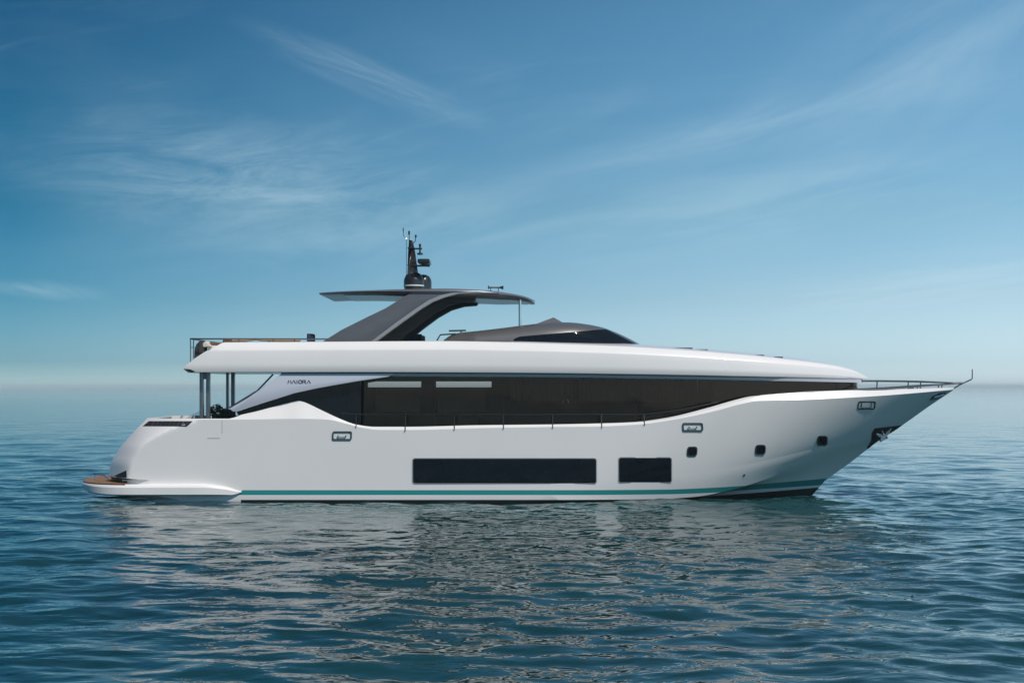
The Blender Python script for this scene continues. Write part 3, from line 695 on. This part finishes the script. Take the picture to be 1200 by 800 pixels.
mb = MB(); mb.box((xg0, 1.0, 2.20), (5.5, 6.3, 2.24)); mb.box((5.4, 1.2, 3.2), (8.0, 6.2, 3.24)); mb.build('floor', M['interior'], sal)
# pale blinds and a warm joinery panel seen dimly through the glass
mb = MB(); mb.box((P(440, 0, 6).x, 6.22, 3.4), (P(492, 0, 6).x, 6.28, zb1 - .03)); mb.box((P(513, 0, 6).x, 6.22, 3.4), (P(570, 0, 6).x, 6.28, zb1 - .03))
M['blind'] = mat('smoked_blind', (0.6, 0.56, 0.52), 0.8, noise=0.1); mb.build('blind', M['blind'], sal)
# brown folded panels added behind the forward glass, imitating its lighter upper reflection
M['reflection_panel'] = mat('brown_reflection_tone', (0.10, 0.075, 0.062), 0.9, noise=0.2, nscale=6)
def reflection_panel(a, b, z0, z1):
    x0, x1 = P(a, 0, 1.2).x, P(b, 0, 1.2).x; V = []; F = []; n = int((x1 - x0) / .05)
    for i in range(n + 1):
        x = x0 + (x1 - x0) * i / n; y = YC - b_glass(x) + .16 + .035 * math.sin(x * 19) + .015 * math.sin(x * 47)
        V += [(x, y, z0), (x, y, z1)]
    for i in range(n): F.append((i * 2, i * 2 + 2, i * 2 + 3, i * 2 + 1))
    link('reflection_panel', V, F, M['reflection_panel'], sal)
reflection_panel(598, 672, 3.95, 4.86); reflection_panel(679, 727, 3.95, 4.87); reflection_panel(736, 800, 3.9, 4.86)
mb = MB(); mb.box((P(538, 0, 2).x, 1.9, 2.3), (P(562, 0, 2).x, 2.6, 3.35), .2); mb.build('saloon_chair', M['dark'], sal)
# front house below the roof, narrower and black glazed
for x in (P(612, 0, .95).x, P(675, 0, .95).x, P(730, 0, .95).x, P(802, 0, .95).x):
    yy = YC - b_glass(x) + .05; mb = MB(); mb.box((x - .03, yy, max(2.2, S1(x) - .2)), (x + .03, yy + .05, 4.88)); mb.build('mullion', M['rubber'], sal)
V = []; F = []
fx = [8.02 + (14.22 - 8.02) * (1 - (1 - i / 40) ** 1.6) for i in range(41)]
for x in fx:
    b = max(.0, b_glass(x) - .10)
    V += [(x, YC - b, S1(x) - .2), (x, YC - b, flybot(x) - .15), (x, YC + b, S1(x) - .2), (x, YC + b, flybot(x) - .15)]
for i in range(40):
    a = i * 4; c = a + 4; F += [(a, c, c + 1, a + 1), (a + 2, a + 3, c + 3, c + 2)]
F.append((0, 1, 3, 2))
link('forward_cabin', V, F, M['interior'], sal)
#
# ---- side wing sweeping up from the aft deck to the overhang
wing_px = [(268.5, 478.6), (275, 475.2), (290, 466.4), (306, 455.5), (318, 446.5), (330, 437.6), (465, 437.6), (455, 441.4), (440, 443.6), (420, 446.4), (400, 449.8), (372, 454.8), (345, 460.6), (315, 470.0), (290, 478.0), (281, 481.2), (273, 482.2)]
pw = [P(a, b, .05) for a, b in wing_px]
mb = MB(); mb.prism([(p.x, p.z) for p in pw], .05, .22, .025); wing = mb.build('side_wing', M['pearl'], yacht)
mb = MB(); mb.prism([(p.x, p.z) for p in pw], 2 * YC - .22, 2 * YC - .05, .025); mb.build('side_wing', M['pearl'], yacht)
bk = [(277, 482.5), (290, 477.0), (315, 469.0), (345, 459.5), (372, 453.8), (400, 448.8), (423, 445), (423, 506), (395, 503), (350, 476), (300, 484), (281, 489)]
pb = [P(a, b, .36) for a, b in bk]
mb = MB(); mb.prism([(p.x, p.z) for p in pb], .36, .40); mb.build('wing_glass', M['glossblack'], yacht)
mb = MB(); mb.tube([P(300, 459.5, .2), P(320, 438.5, .2)], .035, 8); mb.tube([P(269, 478, .2), P(300, 459, .2)], .045, 8); mb.build('wing_strut', M['darksteel'], yacht)
# builder's name on the wing, drawn in strokes
def strokes(word, x0, y0, h, w, gap, Y, rad, name, m, parent):
    G = {'M': [[(0, 0), (.2, 1), (.5, .25), (.8, 1), (1, 0)]], 'A': [[(0, 0), (.5, 1), (1, 0)]], 'I': [[(.5, 0), (.5, 1)]],
         'O': [[(.5 + .5 * math.cos(t), .5 + .5 * math.sin(t)) for t in [2 * math.pi * k / 14 for k in range(15)]]],
         'R': [[(0, 0), (0, 1), (.6, 1), (.85, .78), (.6, .5), (.05, .5)], [(.45, .5), (.95, 0)]]}
    mb = MB(); x = x0
    for ch in word:
        cw = w * (.35 if ch == 'I' else 1)
        for ln in G[ch]: mb.tube([P(x + a * cw, y0 - b * h, Y) for a, b in ln], rad, 6)
        x += cw + gap
    return mb.build(name, m, parent)
strokes('MAIORA', 337.5, 449.0, 3.8, 3.9, 1.1, .044, .016, 'lettering', M['rubber'], wing)
strokes('M', 659.5, 471.6, 3.6, 7.0, 0, .90, .012, 'emblem', M['lightgrey'], sal)

# ---- side deck rail before the saloon glass
rail = MB(); RX = [417.5, 475, 532.5, 590, 647.5, 705, 755]
pts = []
for px in RX:
    p = P(px, 485.5, .22); pts.append(p)
rail.tube([P(400, 484, .22)] + pts + [P(800, 479.5, .25), P(842, 471, .35)], .022, 8)
RAIL = rail.build('side_rail', M['darktop'], yacht)
for px in RX:
    x = P(px, 500, .12).x; mb = MB(); mb.tube([(x, -.03, S1(x) - .04), (x, .07, S2(x) + .02), (x, .22, P(px, 485.5, .22).z)], .022, 6); mb.build('stanchion', M['darktop'], RAIL)

# ---- bow rails
def rail_line(pts, side):
    return [Vector((p.x, p.y if side == 1 else 2 * YC - p.y, p.z)) for p in pts]
def bowY(px, Ygap=.42):
    Y = 1.0
    for _ in range(12): x = P(px, 455, Y).x; Y = YC - max(0, b_sheer(x) - Ygap)
    return Y
for side in (1, -1):
    lo = [(852, 474.0), (870, 468.0), (892, 463.3), (945, 459.4), (994, 457.4), (1030, 456.0), (1060, 454.2), (1085, 451.8), (1105, 450.4)]
    up = [(1010, 446.0), (1028, 446.0), (1060, 446.4), (1079, 446.8), (1105, 448.0), (1122, 448.6)]
    L = rail_line([P(a, b, bowY(a, .30)) for a, b in lo] + [P(1128, 448.6, YC)], side)
    U = rail_line([P(a, b, bowY(a, .30)) for a, b in up] + [P(1130, 448.2, YC)], side)
    mb = MB(); mb.tube(L, .030, 8); mb.tube(U, .030, 8)
    br = mb.build('bow_rail', M['darksteel'], yacht)
    for px, y0, y1 in ((892, 470.5, 463.3), (945, 469, 459.4), (994, 466, 457.4), (1028, 456.5, 446), (1038, 463.5, 455.4), (1075, 460.5, 453), (1079, 455.5, 446.8), (1104, 458, 450.4)):
        Y = bowY(px, .30); mb = MB(); a = P(px, y1, Y); x = a.x
        b = P(px - .6, y0, Y)
        mb.tube(rail_line([a, b], side), .027, 6); mb.build('stanchion', M['darksteel'], br)
mb = MB(); mb.tube([P(1112, 458.5, YC), P(1125, 450.5, YC), P(1138, 444.6, YC), P(1139.3, 443.4, YC), P(1139.4, 432.5, YC)], .03, 8, .022); mb.build('jackstaff', M['darksteel'], yacht)
# windlass and bow cleats on the foredeck
mb = MB()
a = P(1068, 458.5, 3.2); mb.lathe((a.x, 3.3, a.z - .14), [(.16, 0), (.16, .1), (.10, .14), (.12, .24), (.15, .28), (.05, .30)], 16); mb.tube([(a.x + .1, 3.3, a.z - .02), (a.x + .9, 3.4, a.z + .01)], .035)
mb.build('windlass', M['darksteel'], yacht)

# ---- pilothouse coachroof
px0 = P(520, 400, 1.7).x; px1 = P(753, 404, 3.2).x
def pod_b(x):
    p = min(1, max(0, (x - px0) / (px1 - px0))); return 2.75 * max(0, 1 - max(0, (p - .45) / .55) ** 2.6) ** .6 * (0.86 + .14 * min(1, p / .15))
pod_top = curve_from_px([(520, 399), (524, 395.5), (532, 391.0), (560, 387.5), (590, 384.0), (615, 380.8), (640, 378.2), (665, 377.6), (690, 380.2), (706, 383.6), (716, 387.0), (735, 396.0), (752, 404.8)], lambda x: max(0, pod_b(x) - 1.0))

N = 70; rows = []
pxs = [px0 + (px1 - px0) * i / N for i in range(N + 1)]
for fz, db in ((-.3, .0), (0, .0), (.25, .04), (.5, .12), (.7, .24), (.85, .42), (.95, .68), (1.0, 1.0), (1.03, 1.7)):
    rows.append([(x, max(0, pod_b(x) - db * min(1, pod_b(x) / 2)), (flytop(x) - .02) + max(.0, pod_top(x) - flytop(x) + .02) * fz if fz >= 0 else flytop(x) - .3) for x in pxs])
v, f = loft(rows, cap0=True, cap1=True, closed_top=True)
pod = link('pilothouse_roof', v, f, M['taupe'], yacht, ang=40)
PB = surf_bvh(pod)
decal('windscreen', [(601, 400), (603, 397), (609, 394.6), (640, 391.8), (670, 389.4), (700, 386.9), (710, 386.4), (717, 389.8), (734, 398.2), (744, 403.2), (720, 403.4), (660, 401.8)], PB, M['glossblack'], pod, lift=.03, step=3, thick=.06)
# low smoked wind deflector on top
mb = MB(); base = pod_top(P(640, 380, 2).x)
A0, A1, A2 = P(610, 383.5, 2.1), P(649, 371.2, 2.1), P(668, 379.5, 2.1)
V = [(A0.x, 1.9, A0.z - .1), (A1.x, 2.5, A1.z), (A2.x, 2.1, A2.z - .1), (A0.x, 5.5, A0.z - .1), (A1.x, 4.9, A1.z), (A2.x, 5.3, A2.z - .1)]
F = [(0, 1, 2), (3, 5, 4), (0, 3, 4, 1), (1, 4, 5, 2), (0, 2, 5, 3)]
link('wind_deflector', V, F, M['grey'], pod)
# grab rail and step on the coachroof's aft shoulder
mb = MB(); mb.tube([P(512, 399, 1.5), P(516, 392.2, 1.5), P(534, 391.0, 1.5)], .03); mb.tube([P(526, 387.6, 1.7), P(546, 387.0, 1.7)], .035); mb.tube([P(540, 387, 1.7), P(541, 391, 1.7)], .03); mb.build('roof_rail', M['darksteel'], pod)
for a, b, c, d in ((788, 812, 407.0, 409.2), (814, 830, 409.0, 410.8), (884, 896, 415.4, 417.0), (908, 918, 417.6, 419.4)):
    q0 = P(a, c, 1.2); q1 = P(b, d, 1.2); mb = MB(); mb.box((q0.x, 1.3, q1.z - .12), (q1.x, 2.2, q0.z), .015); mb.build('roof_hatch', M['darksteel'], fly)
# steel handrail on the flybridge coaming
mb = MB(); mb.tube([P(222.6, 396.8, .6), P(240, 396.9, .5), P(400, 397.2, .5)], .028, 8)
pr = P(223, 396.9, .6); mb.tube([pr, Vector((pr.x, 2 * YC - .6, pr.z))], .028, 8); mb.tube(mirror_pts([P(222.6, 396.8, .6), P(240, 396.9, .5), P(400, 397.2, .5)]), .028, 8)
mb.tube([P(222.8, 407, .6), P(233, 407, .55)], .016, 6)
fr = mb.build('flybridge_rail', M['darksteel'], yacht)
for px, py in ((223.3, 424.0), (226.8, 421.0)):
    mb = MB(); mb.tube([P(px, 397, .58), P(px, py, .58)], .022, 6); mb.build('stanchion', M['darksteel'], fr)
for px in (280, 320, 360, 398):
    mb = MB(); mb.tube([P(px, 397.2, .5), P(px, 402, .5)], .02, 6); mb.build('stanchion', M['darksteel'], fr)

# ---- hardtop, arch, post
HXA = P(374, 343, .9).x; HXF = 0.95
ht_e = curve_from_px([(374, 343.2), (400, 341.6), (440, 340.2), (475, 339.2), (520, 338.6), (560, 339.8), (600, 343.4), (615, 345.8), (627, 349.5)], lambda x: 2.8)
def ht_b(x): p = max(0, (x + 2.8) / (HXF + 2.8)); return 2.85 * max(0, 1 - p ** 2.8) ** .5
th = linear([(HXA, .05), (-5.5, .12), (-4, .22), (-2.6, .30), (-.5, .24), (HXF, .08)])
hx = [HXA + (HXF - HXA) * (1 - (1 - i / 70) ** 1.5) for i in range(71)]
rows = []
for db, ft in ((1.3, -1.0), (.45, -1.0), (.12, -.75), (.0, -.3), (.03, -.1), (.2, .12), (.8, .4), (1.6, .5)):
    rows.append([(x, max(0, ht_b(x) - db * min(1, ht_b(x) / 2.2)), ht_e(x) + (th(x) * ft if ft < 0 else .16 * ft)) for x in hx])
v, f = loft(rows, cap0=True, closed_top=True, capbottom=True)
ht = link('hardtop', v, f, M['grey'], yacht, ang=30)
HTB = surf_bvh(ht)
# pale ceiling panel and lights under it
V = []; F = []
cx = [HXA + .9 + (HXF - 1.2 - HXA) * i / 30 for i in range(31)]
for x in cx:
    b = max(.05, ht_b(x) * .72); z = ht_e(x) - th(x) - .012
    V += [(x, YC - b, z), (x, YC + b, z), (x, YC - b, z - .02), (x, YC + b, z - .02)]
for i in range(30):
    a = i * 4; c = a + 4; F += [(a + 2, a + 3, c + 3, c + 2), (a, c, c + 2, a + 2), (a + 1, a + 3, c + 3, c + 1)]
F += [(0, 1, 3, 2), (120, 122, 123, 121)]
link('ceiling_panel', V, F, M['lightgrey'], ht)
leg = [(376, 401.5), (400, 386.5), (430, 371.5), (452, 361), (468, 351), (482, 342.5), (500, 340.5), (535, 340.2), (556, 341.5), (535, 343.4), (520, 347), (506, 352.5), (492, 361), (470, 376.5), (437, 401.5)]
rim = [(433, 401.5), (466, 376.5), (489, 360.3), (503, 351.2), (518, 345.4), (535, 341.8), (560, 341.3), (585, 343.5), (560, 343.2), (538, 344.2), (521, 348.6), (508, 353.6), (494, 362), (472, 377.6), (439, 401.5)]
inn = [(420, 402), (450, 380), (480, 362), (500, 350), (520, 344), (560, 346), (556, 351.5), (540, 352.8), (524, 357.5), (508, 366.5), (490, 379.8), (474, 392.5), (464, 402)]
for side in (1, -1):
    def ym(a, b): return (a, b) if side == 1 else (2 * YC - b, 2 * YC - a)
    mb = MB(); q = [P(a, b, .95) for a, b in leg]; mb.prism([(p.x, p.z) for p in q], *ym(.93, 1.35), .03); ar = mb.build('arch_leg', M['grey'], yacht)
    mb = MB(); q = [P(a, b, .92) for a, b in rim]; mb.prism([(p.x, p.z) for p in q], *ym(.89, 1.38), .012); mb.build('rim', M['lightgrey'], ar)
    mb = MB(); q = [P(a, b, 1.4) for a, b in inn]; mb.prism([(p.x, p.z) for p in q], *ym(1.39, 2.35), .03); mb.build('arch_inner_shade', M['dark'], ar)  # black inner piece, shading inside the arch put into its colour
mb = MB(); a = P(609.5, 349, 2.3); b = P(609.5, 382, 2.3); mb.tube([a, b], .05, 12); mb.build('hardtop_post', M['steel'], yacht)
mb = MB(); a = P(609.5, 349, 5.1); b = P(609.5, 382, 5.1); mb.tube([(P(609.5, 349, 2.3).x, 5.1, P(609.5, 349, 2.3).z), (P(609.5, 349, 2.3).x, 5.1, P(609.5, 382, 2.3).z)], .05, 12); mb.build('hardtop_post', M['steel'], yacht)
# horn
mb = MB(); z = P(580, 337, 2.2)
mb.tube([P(572.5, 336.8, 2.2), P(574, 336.8, 2.2), P(585, 336.9, 2.2)], .03, 10); mb.tube([P(585, 336.9, 2.2), P(590, 336.9, 2.2)], .03, 10, .085); mb.tube([P(571.8, 336.6, 2.2), P(573.5, 336.6, 2.2)], .085, 10, .05)
mb.tube([P(575, 337, 2.2), P(575, 341.5, 2.2)], .02, 6); mb.tube([P(584, 337, 2.2), P(584, 341.5, 2.2)], .02, 6)
mb.build('horn', M['darksteel'], ht)
# ---- mast with radomes, radar, lights, aerials
zb_ = P(485, 341, YC).z
def MX(px): return P(px, 0, YC).x
def MZ(py): return P(0, py, YC).z
mast = bpy.data.objects.new('radar_mast', None); C.objects.link(mast); mast.parent = yacht
mb = MB(); c = (MX(485), YC, 0)
mb.lathe((MX(485), YC, 0), [(.40, MZ(341.5)), (.40, MZ(336.6)), (.42, MZ(336)), (.42, MZ(330)), (.40, MZ(326.5)), (.33, MZ(322.5)), (.22, MZ(320)), (.05, MZ(319))], 28); mb.build('radome', M['darktop'], mast)
mb = MB(); mb.lathe((MX(485), YC, 0), [(.423, MZ(335.8)), (.428, MZ(335.6)), (.428, MZ(334.4)), (.423, MZ(334.2))], 28); mb.build('white_band', M['white'], mast)
mb = MB(); mb.lathe((MX(494.5), YC + .8, 0), [(.36, MZ(341)), (.36, MZ(336)), (.36, MZ(329)), (.33, MZ(325.5)), (.25, MZ(322)), (.12, MZ(320.3)), (.03, MZ(320))], 24); mb.build('radome', M['darktop'], mast)
mb = MB()
def taper(x0a, x0b, y0, x1a, x1b, y1, d0, d1):
    v = []
    for xa, xb, y, d in ((x0a, x0b, y0, d0), (x1a, x1b, y1, d1)):
        v += [(MX(xa), YC - d, MZ(y)), (MX(xb), YC - d * .5, MZ(y)), (MX(xb), YC + d * .5, MZ(y)), (MX(xa), YC + d, MZ(y))]
    mb.add(v, [(0, 1, 2, 3), (4, 7, 6, 5), (0, 4, 5, 1), (1, 5, 6, 2), (2, 6, 7, 3), (3, 7, 4, 0)])
taper(477.8, 490.2, 322, 478.6, 486.5, 295, .26, .16); taper(478.6, 486.5, 295, 479.4, 484.0, 283.5, .16, .10); taper(479.4, 484.0, 283.5, 480.0, 482.0, 280.5, .10, .05)
mb.box((MX(477.6), YC - .2, MZ(311.6)), (MX(489.0), YC + .2, MZ(310.2)), .01); mb.box((MX(477.9), YC - .16, MZ(291.6)), (MX(486.2), YC + .16, MZ(290.2)), .01)
mb.build('mast_column', M['darktop'], mast)
mb = MB(); mb.box((MX(488), YC - .12, MZ(312.4)), (MX(503.5), YC + .12, MZ(310.6)), .015); mb.box((MX(490.4), YC - .75, MZ(309.4)), (MX(504.6), YC + .75, MZ(304.8)), .06); mb.tube([(MX(497), YC, MZ(311)), (MX(497), YC, MZ(309))], .12, 12); mb.tube([(MX(502), YC, MZ(312.6)), (MX(502), YC, MZ(310))], .07, 10)
mb.build('radar_scanner', M['darktop'], mast)
mb = MB(); mb.tube([(MX(484), YC, MZ(291.4)), (MX(494.6), YC, MZ(291.4))], .035, 8); mb.tube([(MX(492.2), YC, MZ(297.5)), (MX(492.2), YC, MZ(286))], .04, 8)
mb.tube([(MX(492.2), YC, MZ(298.6)), (MX(492.2), YC, MZ(296.4))], .12, 12); mb.tube([(MX(492.2), YC, MZ(289)), (MX(492.2), YC, MZ(285.8))], .05, 10); mb.build('light_bracket', M['darktop'], mast)
mb = MB(); mb.tube([(MX(479.6), YC, MZ(284)), (MX(479.4), YC, MZ(272.5))], .018, 6); mb.tube([(MX(479.4), YC, MZ(275)), (MX(479.4), YC, MZ(270.6))], .04, 8)
mb.tube([(MX(483.5), YC, MZ(285.5)), (MX(486.6), YC, MZ(282.5)), (MX(487.2), YC, MZ(276))], .018, 6); mb.tube([(MX(487.2), YC, MZ(278.4)), (MX(487.3), YC, MZ(275.2))], .04, 8); mb.build('masthead_light', M['darktop'], mast)
mb = MB(); mb.tube([(MX(478.5), YC - .1, MZ(280.6)), (MX(474.6), YC - .1, MZ(279)), (MX(473), YC - .1, MZ(276)), (MX(472.8), YC - .1, MZ(267.4))], .012, 6); mb.tube([(MX(472.8), YC - .1, MZ(272)), (MX(472.8), YC - .1, MZ(267.6))], .022, 6)
mb.tube([(MX(476.6), YC - .2, MZ(324)), (MX(476.8), YC - .2, MZ(281))], .011, 6); mb.build('aerial', M['darktop'], mast)

# ---- overhang columns on the aft deck (pairs, outer and inner)
def col(px0, px1, Y, m, extra=None):
    a = P((px0 + px1) / 2, 470, Y); w = (px1 - px0) / 30 * (D + Y) / D / 2
    mb = MB(); mb.box((a.x - w, Y - .12, 2.18), (a.x + w, Y + .12, flybot(a.x) + .04), .02); return mb.build('overhang_column', m, yacht)
col(234.4, 238.6, .55, M['post']); col(242.0, 246.2, .55, M['post'])
col(265.4, 268.2, 6.3, M['darksteel']); col(271.2, 275.2, 6.3, M['darksteel'])
mb = MB(); a = P(240.3, 0, .6); mb.box((a.x - .16, .52, flybot(a.x) - .25), (a.x + .16, .68, flybot(a.x) + .02), .01); mb.build('column_head', M['darksteel'], yacht)
# glazed wind screen of the stern
mb = MB(); q = [P(a, b, 1.0) for a, b in ((214, 493.5), (223, 486.5), (236, 480.5), (236, 493.5))]; mb.prism([(p.x, p.z) for p in q], 1.0, 1.03); mb.build('stern_screen', M['clear'], yacht)

# ------------------------------------------------------------------ loose things on the decks
def world_build(mb, name, m, parent, base): return mb.build(name, m, parent, base)
def chair(label, loc, w, h, m, cat='armchair', facing=1, name='armchair', group=None, seat_h=.42):
    b = Vector(loc); t = thing(name, label, cat, b, group)
    mb = MB(); mb.box(b + Vector((-w / 2, -.35, seat_h - .14)), b + Vector((w / 2, .35, seat_h)), .04); mb.build('seat', m, t, b)
    x = b.x - facing * w / 2
    mb = MB(); mb.box(Vector((x, b.y - .35, b.z + seat_h - .1)), Vector((x + facing * .14, b.y + .35, b.z + h)), .05); mb.build('backrest', m, t, b)
    for sy in (-1, 1):
        mb = MB(); mb.box(b + Vector((-w / 2 + .02, sy * .35 - .05, seat_h - .05)), b + Vector((w / 2 - .05, sy * .35 + .05, seat_h + .2)), .03); mb.build('armrest', m, t, b)
    for sx in (-1, 1):
        for sy in (-1, 1):
            mb = MB(); mb.tube([b + Vector((sx * (w / 2 - .08), sy * .28, 0)), b + Vector((sx * (w / 2 - .08), sy * .28, seat_h - .1))], .025, 8); mb.build('leg', M['darksteel'], t, b)
    return t
FZ = flytop(-8) - .60
X = lambda px, Y: P(px, 400, Y).x
chair('navy blue armchair, the aft one just behind the grey arch on the upper deck', (X(357.5, 2), 2.0, FZ), .5, P(0, 390.9, 2).z - FZ, M['navy'], group='navy armchairs on the upper deck', facing=-1)
chair('wide navy blue armchair against the foot of the grey arch on the upper deck', (X(375, 2.2), 2.2, FZ), .75, P(0, 391.2, 2.2).z - FZ, M['navy'], group='navy armchairs on the upper deck', facing=1)
# sunpad bench under the arch
def bench(name, label, cat, x0, x1, y0, y1, z0, seat_z, top, m, m2):
    b = Vector(((x0 + x1) / 2, (y0 + y1) / 2, z0)); t = thing(name, label, cat, b)
    mb = MB(); mb.box((x0, y0, z0), (x1, y1, seat_z - .12), .02); mb.build('base', m2, t, b)
    mb = MB(); mb.box((x0 + .02, y0 + .02, seat_z - .118), (x1 - .02, y1 - .02, seat_z), .04); mb.build('seat_cushion', m, t, b)
    mb = MB(); mb.box((x0 + .02, y1 - .2, seat_z - .05), (x1 - .02, y1, top), .05); mb.build('back_cushion', m, t, b)
    return t
bench('sofa', 'low grey sofa showing its top under the hardtop arch', 'sofa', X(452, 2.3), X(474, 2.3), 1.7, 2.6, FZ, FZ + .42, P(0, 395.0, 2.5).z, M['charcoal'], M['grey'])
bench('wet_bar', 'dark topped bar cabinet between the arch and the pilothouse roof', 'bar cabinet', X(477, 2.6), X(495, 2.6), 1.9, 2.8, FZ, FZ + .6, P(0, 391.3, 2.7).z, M['navy'], M['white'])
chair('small dark helm seat just aft of the pilothouse roof', (X(499.5, 2.4), 2.4, FZ), .40, P(0, 393.4, 2.4).z - FZ, M['charcoal'], cat='helm seat', name='helm_seat')
bench('sunpad', 'brown upholstered sun lounge at the aft end of the upper deck', 'sun lounge', X(246, 1.6), X(263, 1.6), 1.1, 4.4, FZ, P(0, 401.5, 1.4).z, P(0, 395.0, 3).z, M['brown'], M['white'])
# grey hooded liferaft canister on the stern corner
b = Vector((X(232.5, .9), 1.0, 0)); zz = 5.3
t = thing('liferaft_canister', 'rounded grey liferaft canister strapped at the aft rail of the upper deck', 'liferaft', (b.x, 1.0, P(0, 417, 1).z - .12))
bb = Vector(t.location)
mb = MB(); q = [P(a, c, .9) for a, c in ((227.5, 420), (228, 409), (230, 403.5), (234, 399.0), (238.5, 398.5), (238.5, 414), (233, 418))]
mb.prism([(p.x, p.z) for p in q], .85, 1.7, .05); mb.build('shell', M['charcoal'], t, bb)
mb = MB(); q = [P(a, c, .86) for a, c in ((237.5, 402.5), (241, 399.2), (247.5, 405.5), (238, 406.5))]; mb.prism([(p.x, p.z) for p in q], .84, 1.6, .02); mb.build('cover', M['cushion'], t, bb)
mb = MB(); q0 = P(233, 402, .84)
mb.box((q0.x - .03, .83, q0.z - .4), (q0.x + .02, .87, q0.z)); mb.build('strap', M['rubber'], t, bb)
# towels / rolled covers on the rail
t = thing('rolled_awning', 'long tan rolled awning lying along the upper deck rail', 'awning', P(300, 400.5, .62))
mb = MB(); bb = Vector(t.location)
mb.tube([P(272, 399.2, .62), P(288, 399.0, .62), P(294, 398.0, .62), P(300, 397.2, .62), P(307, 398.4, .62), P(330, 399.0, .62), P(352, 399.2, .62)], .055, 10); M['tan'] = mat('tan_canvas', (0.36, 0.25, 0.16), 0.85, noise=0.15, nscale=14); mb.build('roll', M['tan'], t, bb)
for px in (280, 315, 345):
    mb = MB(); mb.tube([P(px, 399.2, .62), P(px + .8, 399.2, .62)], .06, 10); mb.build('tie', M['rubber'], t, bb)
# aft deck sofa and plant
zd = 2.18
q0 = P(256, 480, 3.4); q1 = P(276, 492, 3.4)
bench('sofa', 'grey upholstered sofa on the aft main deck beside the side wing', 'sofa', q0.x, q1.x, 1.4, 3.6, zd, zd + .45, P(0, 480.0, 2.5).z, M['charcoal'], M['darksteel'])
b = Vector((P(254, 0, 2.2).x, 2.2, zd)); t = thing('potted_plant', 'bushy dark green plant in a black pot beside the aft deck columns', 'plant', b)
mb = MB(); mb.lathe(b, [(.17, 0), (.22, .3), (.27, .55), (.27, .6), (.22, .6), (.21, .52), (.02, .5)], 20); mb.build('pot', M['pot'], t, b)
mb = MB()
for k in range(12):
    a = random.uniform(0, 6.28); r = random.uniform(.1, .42); mb.tube([b + Vector((0, 0, .5)), b + Vector((math.cos(a) * r * .5, math.sin(a) * r * .5, .8)), b + Vector((math.cos(a) * r, math.sin(a) * r, random.uniform(.95, 1.25)))], .014, 5, .005)
mb.build('stem', M['leaf'], t, b)
mb = MB()
for k in range(700):
    a = random.uniform(0, 6.28); r = .42 * random.random() ** .5; z = .62 + random.random() * (1.0 - .5 * r)
    c = b + Vector((math.cos(a) * r, math.sin(a) * r, z)); d = Vector((random.gauss(0, 1), random.gauss(0, 1), random.gauss(0, .6))).normalized(); e = d.orthogonal().normalized()
    L = random.uniform(.06, .12); mb.add([c - d * L, c + e * L * .4, c + d * L, c - e * L * .4], [(0, 1, 2, 3)])
mb.build('foliage', M['leaf'], t, b)
for px, Y in ((227.5, .45), (247.5, .45)):
    mb = MB(); a = P(px, 492, Y); mb.tube([(a.x, Y, S1(a.x)), (a.x, Y, S1(a.x) + .14)], .035, 8); mb.build('bollard', M['steel'], yacht)
